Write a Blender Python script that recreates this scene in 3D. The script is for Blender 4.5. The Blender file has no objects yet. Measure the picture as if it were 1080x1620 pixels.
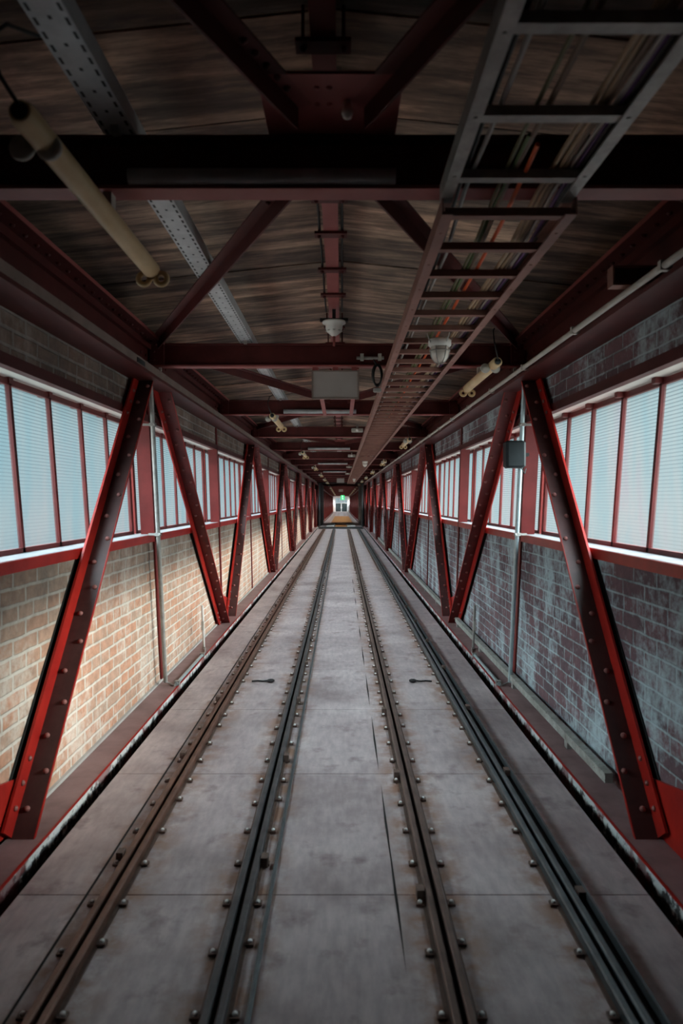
import bpy, math, random
from mathutils import Vector, Matrix
random.seed(7)
C = bpy.context.scene
COL = C.collection

# ------------------------------------------------------------------ camera
cam_d = bpy.data.cameras.new('camera')
cam_d.sensor_fit = 'VERTICAL'; cam_d.sensor_height = 36.0; cam_d.lens = 24.0
cam_d.shift_y = -20.0 / 1620.0
cam_d.clip_start = 0.02; cam_d.clip_end = 400
cam = bpy.data.objects.new('camera', cam_d); COL.objects.link(cam)
cam.location = (0, 0, 1.5); cam.rotation_euler = (math.pi / 2, 0, 0)
cam_d.dof.use_dof = True; cam_d.dof.focus_distance = 8.0; cam_d.dof.aperture_fstop = 2.8
C.camera = cam

# ------------------------------------------------------------------ sky, sun, exposure
W = bpy.data.worlds.new('sky'); C.world = W; W.use_nodes = True
nt = W.node_tree; nt.nodes.clear()
out = nt.nodes.new('ShaderNodeOutputWorld'); bg = nt.nodes.new('ShaderNodeBackground')
tc = nt.nodes.new('ShaderNodeTexCoord'); sx = nt.nodes.new('ShaderNodeSeparateXYZ')
mr = nt.nodes.new('ShaderNodeMapRange'); ramp = nt.nodes.new('ShaderNodeValToRGB')
nt.links.new(tc.outputs['Generated'], sx.inputs[0]); nt.links.new(sx.outputs['Z'], mr.inputs['Value'])
mr.inputs['From Min'].default_value = -0.4; mr.inputs['From Max'].default_value = 0.6
nt.links.new(mr.outputs[0], ramp.inputs[0])
el = ramp.color_ramp.elements
# low sky over dark surroundings, much brighter haze higher up
el[0].position = 0.14; el[0].color = (0.17, 0.155, 0.14, 1)     # bright unseen ground, added to light the roof
e = el.new(0.29); e.color = (0.074, 0.0765, 0.079, 1)
ramp.color_ramp.elements[-1].position = 0.78; ramp.color_ramp.elements[-1].color = (0.92, 0.97, 1.0, 1)
e = el.new(0.36); e.color = (0.086, 0.0945, 0.098, 1)
e = el.new(0.44); e.color = (0.079, 0.0945, 0.0995, 1)
e = el.new(0.56); e.color = (0.096, 0.115, 0.119, 1)
# the sky is brighter on the sun's side, behind the camera
my = nt.nodes.new('ShaderNodeMapRange'); nt.links.new(sx.outputs['Y'], my.inputs['Value'])
my.inputs['From Min'].default_value = -0.35; my.inputs['From Max'].default_value = 0.75
my.inputs['To Min'].default_value = 1.75; my.inputs['To Max'].default_value = 0.33
vs_ = nt.nodes.new('ShaderNodeVectorMath'); vs_.operation = 'SCALE'
nt.links.new(ramp.outputs[0], vs_.inputs[0]); nt.links.new(my.outputs[0], vs_.inputs['Scale'])
nt.links.new(vs_.outputs[0], bg.inputs['Color']); bg.inputs['Strength'].default_value = 18.0
nt.links.new(bg.outputs[0], out.inputs['Surface'])

sun_d = bpy.data.lights.new('sun', 'SUN'); sun_d.energy = 16.0; sun_d.angle = math.radians(24)
sun_d.color = (1.0, 0.88, 0.76)
sun = bpy.data.objects.new('sun', sun_d); COL.objects.link(sun)
sun_dir = Vector((-0.90, 0.14, -0.345))            # comes in through the right-hand windows, from behind the camera
sun.rotation_euler = sun_dir.to_track_quat('-Z', 'Y').to_euler()
sun.location = (20, -8, 12)

C.view_settings.view_transform = 'Standard'; C.view_settings.look = 'None'
C.view_settings.exposure = -0.15; C.view_settings.gamma = 1.0; C.view_settings.use_curve_mapping = False
C.cycles.max_bounces = 10; C.cycles.diffuse_bounces = 6; C.cycles.transparent_max_bounces = 12
C.cycles.caustics_reflective = False; C.cycles.caustics_refractive = False

# ------------------------------------------------------------------ layout constants
CX = -0.03                    # the gallery's middle line
K = 0.185                     # posts lean this much: the gallery runs downhill
BAY = 5.75; HALF = BAY / 2
D0, D1 = -3.0, 112.0
def drop(d):
    if d <= 36: return 0.0
    if d <= 75: return -0.0085 * (d - 36)
    return -0.3315 - 0.004 * (d - 75)
BREAK = [36.0, 75.0]

# ------------------------------------------------------------------ materials
def mat(name):
    m = bpy.data.materials.new(name); m.use_nodes = True
    n = m.node_tree; b = n.nodes['Principled BSDF']
    return m, n, b
def N(n, t, **kw):
    x = n.nodes.new(t)
    for k, v in kw.items():
        if hasattr(x, k): setattr(x, k, v)
        else: x.inputs[k].default_value = v
    return x
def ramp_node(n, src, stops):
    r = n.nodes.new('ShaderNodeValToRGB'); n.links.new(src, r.inputs[0])
    e = r.color_ramp.elements
    e[0].position, e[0].color = stops[0][0], (*stops[0][1], 1)
    e[1].position, e[1].color = stops[-1][0], (*stops[-1][1], 1)
    for p, c in stops[1:-1]:
        q = e.new(p); q.color = (*c, 1)
    return r
def obj_vec(n, scale=(1, 1, 1)):
    t = N(n, 'ShaderNodeTexCoord'); mp = N(n, 'ShaderNodeMapping'); mp.inputs['Scale'].default_value = scale
    n.links.new(t.outputs['Object'], mp.inputs['Vector']); return mp.outputs[0]
def noise(n, vec, scale, detail=6, rough=0.6):
    x = N(n, 'ShaderNodeTexNoise'); x.inputs['Scale'].default_value = scale
    x.inputs['Detail'].default_value = detail; x.inputs['Roughness'].default_value = rough
    n.links.new(vec, x.inputs['Vector']); return x.outputs['Fac']
def bump(n, b, h, s, d=0.01):
    bp = N(n, 'ShaderNodeBump'); bp.inputs['Strength'].default_value = s; bp.inputs['Distance'].default_value = d
    n.links.new(h, bp.inputs['Height']); n.links.new(bp.outputs[0], b.inputs['Normal'])
def mixc(n, f, a, b, mode='MIX'):
    m = N(n, 'ShaderNodeMix'); m.data_type = 'RGBA'; m.blend_type = mode
    for s, v in ((0, f), (6, a), (7, b)):
        if isinstance(v, (int, float)): m.inputs[s].default_value = v
        elif isinstance(v, tuple): m.inputs[s].default_value = (*v, 1)
        else: n.links.new(v, m.inputs[s])
    return m.outputs[2]
def painted(name, c1, c2, rough=0.45, scale=7, metal=0.0, wear=None, bs=0.15, coat=0.0):
    m, n, b = mat(name); v = obj_vec(n)
    f = noise(n, v, scale)
    r = ramp_node(n, f, [(0.3, c1), (0.7, c2)])
    colr = r.outputs[0]
    if wear:
        f2 = noise(n, v, scale * 6, 8, 0.7)
        g = ramp_node(n, f2, [(wear[1], (0, 0, 0)), (wear[1] + 0.06, (1, 1, 1))])
        colr = mixc(n, g.outputs[0], colr, wear[0])
    n.links.new(colr, b.inputs['Base Color'])
    b.inputs['Roughness'].default_value = rough; b.inputs['Metallic'].default_value = metal
    b.inputs['Specular IOR Level'].default_value = 0.28
    f3 = noise(n, v, scale * 12, 3)
    bump(n, b, f3, bs, 0.003)
    return m
M = {}
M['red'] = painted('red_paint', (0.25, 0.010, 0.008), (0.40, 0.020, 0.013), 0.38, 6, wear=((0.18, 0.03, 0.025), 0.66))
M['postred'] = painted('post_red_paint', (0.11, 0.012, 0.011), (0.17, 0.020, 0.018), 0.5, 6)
M['maroon'] = painted('dusty_shaded_stem', (0.050, 0.022, 0.021), (0.085, 0.038, 0.036), 0.42, 9, wear=((0.03, 0.018, 0.018), 0.62))  # dusty brown red; shade on the camera-facing stems is put in too
M['stemshade'] = painted('shaded_stem_red', (0.09, 0.012, 0.011), (0.15, 0.022, 0.02), 0.5, 8)  # the flange red darkened: shade on camera-facing stems put into the colour
M['rivet'] = painted('pale_rivets', (0.20, 0.07, 0.06), (0.30, 0.12, 0.11), 0.5, 14)  # rivet heads in a paler, pinker red than the plates
M['dimred'] = painted('dim_red_steel', (0.055, 0.0095, 0.009), (0.10, 0.018, 0.016), 0.5, 5)  # the same red paint with the dimness under the roof put into it
M['pinkred'] = painted('faded_red_steel', (0.22, 0.055, 0.05), (0.31, 0.085, 0.08), 0.5, 5)
M['windowred'] = painted('window_red_paint', (0.075, 0.008, 0.008), (0.13, 0.015, 0.013), 0.5, 8)
M['white'] = painted('white_sill_paint', (0.17, 0.165, 0.175), (0.27, 0.26, 0.265), 0.5, 12)
M['galv'] = painted('galvanised_steel', (0.24, 0.225, 0.21), (0.40, 0.375, 0.35), 0.45, 18, metal=0.3)
M['tray'] = painted('tray_steel', (0.38, 0.39, 0.40), (0.55, 0.56, 0.57), 0.5, 10, metal=0.2)
M['ladder'] = painted('painted_ladder_steel', (0.20, 0.095, 0.075), (0.30, 0.15, 0.12), 0.55, 6)
M['cream'] = painted('yellowed_plastic', (0.55, 0.38, 0.20), (0.70, 0.52, 0.30), 0.45, 5, wear=((0.25, 0.13, 0.06), 0.70))
M['offwhite'] = painted('off_white_plastic', (0.62, 0.58, 0.54), (0.74, 0.70, 0.66), 0.4, 6)
M['clip'] = painted('grey_plastic_clip', (0.38, 0.36, 0.32), (0.5, 0.47, 0.42), 0.5, 8)
M['black'] = painted('black_plastic', (0.012, 0.016, 0.018), (0.025, 0.03, 0.033), 0.45, 8)
M['blacksteel'] = painted('black_steel', (0.012, 0.012, 0.013), (0.03, 0.026, 0.026), 0.6, 4)
M['railrust'] = painted('rusty_rail', (0.09, 0.045, 0.032), (0.20, 0.10, 0.07), 0.42, 9, metal=0.45)
M['railgrey'] = painted('dark_grey_rail', (0.08, 0.078, 0.08), (0.16, 0.15, 0.15), 0.4, 9, metal=0.5)
M['railbrown'] = painted('brown_rail', (0.11, 0.08, 0.07), (0.20, 0.14, 0.12), 0.4, 9, metal=0.45)
M['railteal'] = painted('dark_blue_grey_rail', (0.06, 0.07, 0.075), (0.13, 0.14, 0.145), 0.4, 9, metal=0.5)
M['railbase'] = painted('rail_base_rust', (0.09, 0.058, 0.047), (0.17, 0.115, 0.095), 0.6, 14)
M['railslot'] = painted('dark_slot', (0.01, 0.009, 0.009), (0.02, 0.017, 0.016), 0.8, 14)
M['clipsteel'] = painted('clip_steel', (0.10, 0.06, 0.045), (0.16, 0.10, 0.08), 0.5, 20)
M['bolt'] = painted('bright_bolt', (0.80, 0.78, 0.76), (0.9, 0.88, 0.86), 0.3, 30)
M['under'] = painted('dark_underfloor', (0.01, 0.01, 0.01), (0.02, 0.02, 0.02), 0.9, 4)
M['board'] = painted('grey_sign_board', (0.30, 0.255, 0.235), (0.36, 0.31, 0.29), 0.55, 4)
M['orangewood'] = painted('orange_plywood', (0.30, 0.11, 0.035), (0.46, 0.19, 0.06), 0.55, 5)
M['concrete'] = painted('pale_concrete', (0.34, 0.32, 0.30), (0.46, 0.44, 0.42), 0.7, 4)
M['doorteal'] = painted('dark_door_paint', (0.012, 0.022, 0.024), (0.02, 0.034, 0.036), 0.5, 4)
M['palewall'] = painted('pale_end_wall', (0.5, 0.52, 0.52), (0.6, 0.62, 0.62), 0.7, 4)
M['trunk'] = painted('grey_brown_trunking', (0.17, 0.125, 0.105), (0.24, 0.18, 0.155), 0.6, 6)
M['tealrod'] = painted('blue_grey_conduit', (0.36, 0.44, 0.46), (0.5, 0.58, 0.6), 0.35, 20, metal=0.5)
M['dust'] = painted('weathered_trunking', (0.20, 0.19, 0.17), (0.38, 0.38, 0.35), 0.65, 12, wear=((0.10, 0.05, 0.045), 0.58))
M['plate'] = painted('chord_top_plate', (0.17, 0.098, 0.095), (0.28, 0.175, 0.17), 0.55, 5, wear=((0.26, 0.2, 0.19), 0.68))
for nm, c in dict(cab_teal=(0.02, 0.06, 0.07), cab_grey=(0.4, 0.38, 0.36), cab_olive=(0.14, 0.13, 0.06), cab_green=(0.10, 0.15, 0.05),
                  cab_tan=(0.42, 0.29, 0.18), cab_brown=(0.2, 0.13, 0.09), cab_orange=(0.70, 0.11, 0.03), cab_purple=(0.12, 0.05, 0.17),
                  cab_white=(0.5, 0.47, 0.44), cab_black=(0.015, 0.015, 0.015)).items():
    M[nm] = painted(nm, tuple(x * 0.85 for x in c), c, 0.5, 10, bs=0.0)

def brick_mat(name, ca, cb, mortar, bloom, bloom_lo, bloom_c, dark, msz):
    m, n, b = mat(name)
    t = N(n, 'ShaderNodeTexCoord'); s = N(n, 'ShaderNodeSeparateXYZ'); n.links.new(t.outputs['Object'], s.inputs[0])
    cmb = N(n, 'ShaderNodeCombineXYZ'); n.links.new(s.outputs['Y'], cmb.inputs['X']); n.links.new(s.outputs['Z'], cmb.inputs['Y'])
    wob = N(n, 'ShaderNodeTexNoise'); wob.inputs['Scale'].default_value = 9; n.links.new(cmb.outputs[0], wob.inputs['Vector'])
    add = N(n, 'ShaderNodeVectorMath', operation='MULTIPLY_ADD'); n.links.new(wob.outputs['Color'], add.inputs[0])
    add.inputs[1].default_value = (0.02, 0.014, 0); n.links.new(cmb.outputs[0], add.inputs[2])
    def bt(c1, c2, mo):
        k = N(n, 'ShaderNodeTexBrick'); k.offset = 0.5; k.squash = 0.62; k.squash_frequency = 3
        n.links.new(add.outputs[0], k.inputs['Vector'])
        k.inputs['Color1'].default_value = (*c1, 1); k.inputs['Color2'].default_value = (*c2, 1); k.inputs['Mortar'].default_value = (*mo, 1)
        k.inputs['Scale'].default_value = 1; k.inputs['Brick Width'].default_value = 0.25; k.inputs['Row Height'].default_value = 0.0785
        k.inputs['Mortar Size'].default_value = msz; k.inputs['Mortar Smooth'].default_value = 0.6; k.inputs['Bias'].default_value = 0.0
        return k
    k = bt(ca, cb, mortar)
    f = noise(n, cmb.outputs[0], 14, 8, 0.7)
    v = ramp_node(n, f, [(0.25, (0.55, 0.55, 0.55)), (0.75, (1.35, 1.3, 1.3))])
    col = mixc(n, 0.85, k.outputs['Color'], v.outputs[0], 'MULTIPLY')
    # pale salt bloom in blotches, stronger low on the wall
    mpv = N(n, 'ShaderNodeMapping'); mpv.inputs['Scale'].default_value = (1, 0.55, 1); n.links.new(cmb.outputs[0], mpv.inputs[0])
    f2 = noise(n, mpv.outputs[0], 2.2, 9, 0.72)
    f3 = noise(n, cmb.outputs[0], 22, 6, 0.7)
    ad = N(n, 'ShaderNodeMath', operation='MULTIPLY_ADD'); n.links.new(f3, ad.inputs[0]); ad.inputs[1].default_value = 0.35; n.links.new(f2, ad.inputs[2])
    aj = N(n, 'ShaderNodeMath', operation='MULTIPLY_ADD'); n.links.new(k.outputs['Fac'], aj.inputs[0]); aj.inputs[1].default_value = 0.09; n.links.new(ad.outputs[0], aj.inputs[2]); ad = aj
    g = ramp_node(n, ad.outputs[0], [(bloom_lo, (0, 0, 0)), (bloom_lo + 0.16, (bloom, bloom, bloom))])
    col = mixc(n, g.outputs[0], col, bloom_c)
    # upper courses of greyer brick, darkened further by shade put into the colour
    if dark:
        hz = N(n, 'ShaderNodeMapRange'); n.links.new(s.outputs['Z'], hz.inputs['Value'])
        hz.inputs['From Min'].default_value = 0.76; hz.inputs['From Max'].default_value = 1.0
        nz = N(n, 'ShaderNodeMath', operation='MULTIPLY'); n.links.new(hz.outputs[0], nz.inputs[0])
        rr = ramp_node(n, f2, [(0.3, (1, 1, 1)), (0.75, (0.45, 0.45, 0.45))]); n.links.new(rr.outputs[0], nz.inputs[1])
        kd = bt((0.075, 0.060, 0.052), (0.14, 0.105, 0.085), (0.17, 0.155, 0.14))
        col = mixc(n, nz.outputs[0], col, mixc(n, 0.8, kd.outputs['Color'], v.outputs[0], 'MULTIPLY'))
    n.links.new(col, b.inputs['Base Color']); b.inputs['Roughness'].default_value = 0.85
    inv = N(n, 'ShaderNodeMath', operation='MULTIPLY_ADD'); n.links.new(k.outputs['Fac'], inv.inputs[0])
    inv.inputs[1].default_value = -1.0; n.links.new(f, inv.inputs[2])
    bump(n, b, inv.outputs[0], 0.7, 0.008)
    return m
M['brickL'] = brick_mat('tan_brick', (0.50, 0.245, 0.15), (0.43, 0.285, 0.21), (0.54, 0.48, 0.41), 0.75, 0.66, (0.66, 0.59, 0.52), True, 0.0115)
M['brickR'] = brick_mat('purple_brick', (0.10, 0.064, 0.074), (0.17, 0.088, 0.098), (0.17, 0.19, 0.195), 0.92, 0.64, (0.43, 0.53, 0.56), False, 0.0075)  # darker brick, with this side's dimmer, cooler light also put into its colour

def roof_mat():
    m, n, b = mat('stained_roof_boards'); v = obj_vec(n, (0.55, 4.2, 1))
    f = noise(n, v, 2.6, 9, 0.72); r = ramp_node(n, f, [(0.30, (0.05, 0.036, 0.03)), (0.48, (0.21, 0.145, 0.115)), (0.64, (0.58, 0.40, 0.30))])
    v2 = obj_vec(n, (1, 1, 1)); f2 = noise(n, v2, 1.3, 5, 0.6); r2 = ramp_node(n, f2, [(0.35, (0.45, 0.45, 0.45)), (0.65, (1.15, 1.1, 1.05))])
    # each board has weathered to its own tone
    t = N(n, 'ShaderNodeTexCoord'); sp_ = N(n, 'ShaderNodeSeparateXYZ'); n.links.new(t.outputs['Object'], sp_.inputs[0])
    q1 = N(n, 'ShaderNodeMath', operation='MULTIPLY_ADD'); n.links.new(sp_.outputs['Y'], q1.inputs[0]); q1.inputs[1].default_value = 1 / 0.27; q1.inputs[2].default_value = -3.658 / 0.27 + 400
    q2 = N(n, 'ShaderNodeMath', operation='FLOOR'); n.links.new(q1.outputs[0], q2.inputs[0])
    sg = N(n, 'ShaderNodeMath', operation='SIGN'); n.links.new(sp_.outputs['X'], sg.inputs[0])
    q3 = N(n, 'ShaderNodeMath', operation='MULTIPLY_ADD'); n.links.new(sg.outputs[0], q3.inputs[0]); q3.inputs[1].default_value = 0.31; n.links.new(q2.outputs[0], q3.inputs[2])
    wn_ = N(n, 'ShaderNodeTexWhiteNoise', noise_dimensions='1D'); n.links.new(q3.outputs[0], wn_.inputs['W'])
    r3 = ramp_node(n, wn_.outputs['Value'], [(0.0, (0.62, 0.62, 0.64)), (0.7, (1.0, 0.97, 0.95)), (1.0, (1.65, 1.5, 1.4))])
    base = mixc(n, 1.0, r.outputs[0], r2.outputs[0], 'MULTIPLY')
    n.links.new(mixc(n, 1.0, base, r3.outputs[0], 'MULTIPLY'), b.inputs['Base Color'])
    b.inputs['Roughness'].default_value = 0.8; bump(n, b, f, 0.35, 0.006); return m
M['roof'] = roof_mat()

def deck_mat():
    m, n, b = mat('worn_deck_plate'); v = obj_vec(n)
    f = noise(n, v, 1.6, 8, 0.65); r = ramp_node(n, f, [(0.30, (0.25, 0.192, 0.192)), (0.50, (0.415, 0.338, 0.336)), (0.70, (0.55, 0.463, 0.452))])
    f2 = noise(n, v, 5.5, 6, 0.6); g2 = ramp_node(n, f2, [(0.56, (0, 0, 0)), (0.70, (0.75, 0.75, 0.75))])
    c = mixc(n, g2.outputs[0], r.outputs[0], (0.20, 0.135, 0.135))
    vl = obj_vec(n, (1, 0.25, 1)); f4 = noise(n, vl, 30, 4, 0.6); g4 = ramp_node(n, f4, [(0.35, (0.86, 0.86, 0.86)), (0.65, (1.1, 1.1, 1.1))])
    c = mixc(n, 1.0, c, g4.outputs[0], 'MULTIPLY')
    f3 = noise(n, v, 46, 3, 0.5); g3 = ramp_node(n, f3, [(0.735, (0, 0, 0)), (0.76, (0.8, 0.8, 0.8))])
    c = mixc(n, g3.outputs[0], c, (0.5, 0.47, 0.46))
    # rust bleeding from the clips beside the rails
    t = N(n, 'ShaderNodeTexCoord'); sp_ = N(n, 'ShaderNodeSeparateXYZ'); n.links.new(t.outputs['Object'], sp_.inputs[0])
    acc = None
    for cx_ in (-0.862, -0.365, 0.347, 0.840):
        d_ = N(n, 'ShaderNodeMath', operation='SUBTRACT'); n.links.new(sp_.outputs['X'], d_.inputs[0]); d_.inputs[1].default_value = cx_
        a_ = N(n, 'ShaderNodeMath', operation='ABSOLUTE'); n.links.new(d_.outputs[0], a_.inputs[0])
        m_ = N(n, 'ShaderNodeMapRange'); n.links.new(a_.outputs[0], m_.inputs['Value']); m_.inputs['From Min'].default_value = 0.18; m_.inputs['From Max'].default_value = 0.07
        if acc is None: acc = m_.outputs[0]
        else:
            q_ = N(n, 'ShaderNodeMath', operation='MAXIMUM'); n.links.new(acc, q_.inputs[0]); n.links.new(m_.outputs[0], q_.inputs[1]); acc = q_.outputs[0]
    f5 = noise(n, v, 7.5, 6, 0.65); g5 = ramp_node(n, f5, [(0.42, (0, 0, 0)), (0.60, (0.95, 0.95, 0.95))])
    q_ = N(n, 'ShaderNodeMath', operation='MULTIPLY'); n.links.new(acc, q_.inputs[0]); n.links.new(g5.outputs[0], q_.inputs[1])
    c = mixc(n, q_.outputs[0], c, (0.27, 0.145, 0.095))
    n.links.new(c, b.inputs['Base Color'])
    rr = ramp_node(n, f, [(0.3, (0.40, 0.40, 0.40)), (0.7, (0.58, 0.58, 0.58))]); n.links.new(rr.outputs[0], b.inputs['Roughness'])
    bump(n, b, f2, 0.12, 0.004); return m
M['deck'] = deck_mat()

def tray_mat():
    m = M['tray'].copy(); m.name = 'slotted_tray_steel'; n = m.node_tree; b = n.nodes['Principled BSDF']
    t = N(n, 'ShaderNodeTexCoord'); s = N(n, 'ShaderNodeSeparateXYZ'); n.links.new(t.outputs['Object'], s.inputs[0])
    def mth(op, a, b2=None):
        k = N(n, 'ShaderNodeMath', operation=op)
        for i, q in enumerate((a, b2)):
            if q is None: continue
            if isinstance(q, (int, float)): k.inputs[i].default_value = q
            else: n.links.new(q, k.inputs[i])
        return k.outputs[0]
    ax = mth('ABSOLUTE', s.outputs['X']); fy = mth('MODULO', mth('ADD', s.outputs['Y'], 10.0), 0.05)
    c1 = N(n, 'ShaderNodeMath', operation='COMPARE'); n.links.new(ax, c1.inputs[0]); c1.inputs[1].default_value = 0.039; c1.inputs[2].default_value = 0.0045
    c2 = mth('LESS_THAN', fy, 0.028)
    fy2 = mth('MODULO', mth('ADD', s.outputs['Y'], 10.0), 0.1)
    c3 = N(n, 'ShaderNodeMath', operation='COMPARE'); n.links.new(fy2, c3.inputs[0]); c3.inputs[1].default_value = 0.05; c3.inputs[2].default_value = 0.007
    hole = mth('MAXIMUM', mth('MULTIPLY', c1.outputs[0], c2), mth('MULTIPLY', c3.outputs[0], mth('LESS_THAN', ax, 0.005)))
    old = b.inputs['Base Color'].links[0].from_socket
    n.links.new(mixc(n, hole, old, (0.012, 0.012, 0.012)), b.inputs['Base Color']); return m
M['traybase'] = tray_mat()

def edge_mat():
    m, n, b = mat('flaking_chord_side'); v = obj_vec(n)
    t = N(n, 'ShaderNodeTexCoord'); s = N(n, 'ShaderNodeSeparateXYZ'); n.links.new(t.outputs['Object'], s.inputs[0])
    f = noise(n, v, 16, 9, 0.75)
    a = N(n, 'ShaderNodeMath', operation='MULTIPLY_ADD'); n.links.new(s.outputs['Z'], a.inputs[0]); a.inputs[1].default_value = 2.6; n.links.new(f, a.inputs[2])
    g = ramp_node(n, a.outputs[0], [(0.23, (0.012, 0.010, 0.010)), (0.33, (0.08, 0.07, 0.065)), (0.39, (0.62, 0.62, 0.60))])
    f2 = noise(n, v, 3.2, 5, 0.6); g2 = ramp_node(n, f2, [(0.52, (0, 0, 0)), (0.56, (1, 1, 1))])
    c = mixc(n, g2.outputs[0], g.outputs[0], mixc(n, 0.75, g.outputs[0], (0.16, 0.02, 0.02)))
    n.links.new(c, b.inputs['Base Color']); b.inputs['Roughness'].default_value = 0.85
    bump(n, b, f, 0.6, 0.01); return m
M['chordside'] = edge_mat()

def pane_mat():
    m = bpy.data.materials.new('ribbed_wired_glass'); m.use_nodes = True
    n = m.node_tree; n.nodes.clear()
    o = N(n, 'ShaderNodeOutputMaterial'); tr = N(n, 'ShaderNodeBsdfTransparent'); tl = N(n, 'ShaderNodeBsdfTranslucent')
    gl = N(n, 'ShaderNodeBsdfGlossy'); gl.inputs['Roughness'].default_value = 0.3
    t = N(n, 'ShaderNodeTexCoord'); s = N(n, 'ShaderNodeSeparateXYZ'); n.links.new(t.outputs['Object'], s.inputs[0])
    w = N(n, 'ShaderNodeMath', operation='MULTIPLY'); n.links.new(s.outputs['Z'], w.inputs[0]); w.inputs[1].default_value = 2 * math.pi / 0.0185
    sn = N(n, 'ShaderNodeMath', operation='SINE'); n.links.new(w.outputs[0], sn.inputs[0])
    v = obj_vec(n, (1, 3, 0.6)); f = noise(n, v, 1.4, 4, 0.6)
    rib = ramp_node(n, sn.outputs[0], [(0.0, (0.80, 0.85, 0.86)), (0.55, (0.80, 0.85, 0.86)), (0.95, (0.50, 0.57, 0.60))])
    mot = ramp_node(n, f, [(0.3, (0.86, 0.97, 1.0)), (0.55, (1, 1, 1)), (0.72, (1.0, 0.93, 0.97))])
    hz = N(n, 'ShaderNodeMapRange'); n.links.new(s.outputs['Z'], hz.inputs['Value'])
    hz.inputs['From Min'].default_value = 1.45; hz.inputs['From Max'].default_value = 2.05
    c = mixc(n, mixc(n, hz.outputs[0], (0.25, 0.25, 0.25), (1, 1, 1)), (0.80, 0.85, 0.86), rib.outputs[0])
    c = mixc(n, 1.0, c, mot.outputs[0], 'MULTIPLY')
    n.links.new(c, tr.inputs['Color']); n.links.new(c, tl.inputs['Color'])
    mx = N(n, 'ShaderNodeMixShader'); mx.inputs[0].default_value = 0.02
    n.links.new(tr.outputs[0], mx.inputs[1]); n.links.new(tl.outputs[0], mx.inputs[2])
    m2 = N(n, 'ShaderNodeMixShader'); m2.inputs[0].default_value = 0.04
    n.links.new(mx.outputs[0], m2.inputs[1]); n.links.new(gl.outputs[0], m2.inputs[2])
    n.links.new(m2.outputs[0], o.inputs['Surface']); return m
M['pane'] = pane_mat()
def glow(name, c, st):
    m, n, b = mat(name); b.inputs['Base Color'].default_value = (*c, 1)
    b.inputs['Emission Color'].default_value = (*c, 1); b.inputs['Emission Strength'].default_value = st; return m
M['exitgreen'] = glow('lit_green_sign', (0.02, 0.55, 0.16), 1.6)
M['exitwhite'] = glow('lit_white_sign', (0.75, 1.0, 0.85), 1.5)
m, n, b = mat('lamp_glass'); b.inputs['Base Color'].default_value = (0.8, 0.72, 0.64, 1); b.inputs['Roughness'].default_value = 0.15
b.inputs['Transmission Weight'].default_value = 0.15; M['glass'] = m

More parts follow.
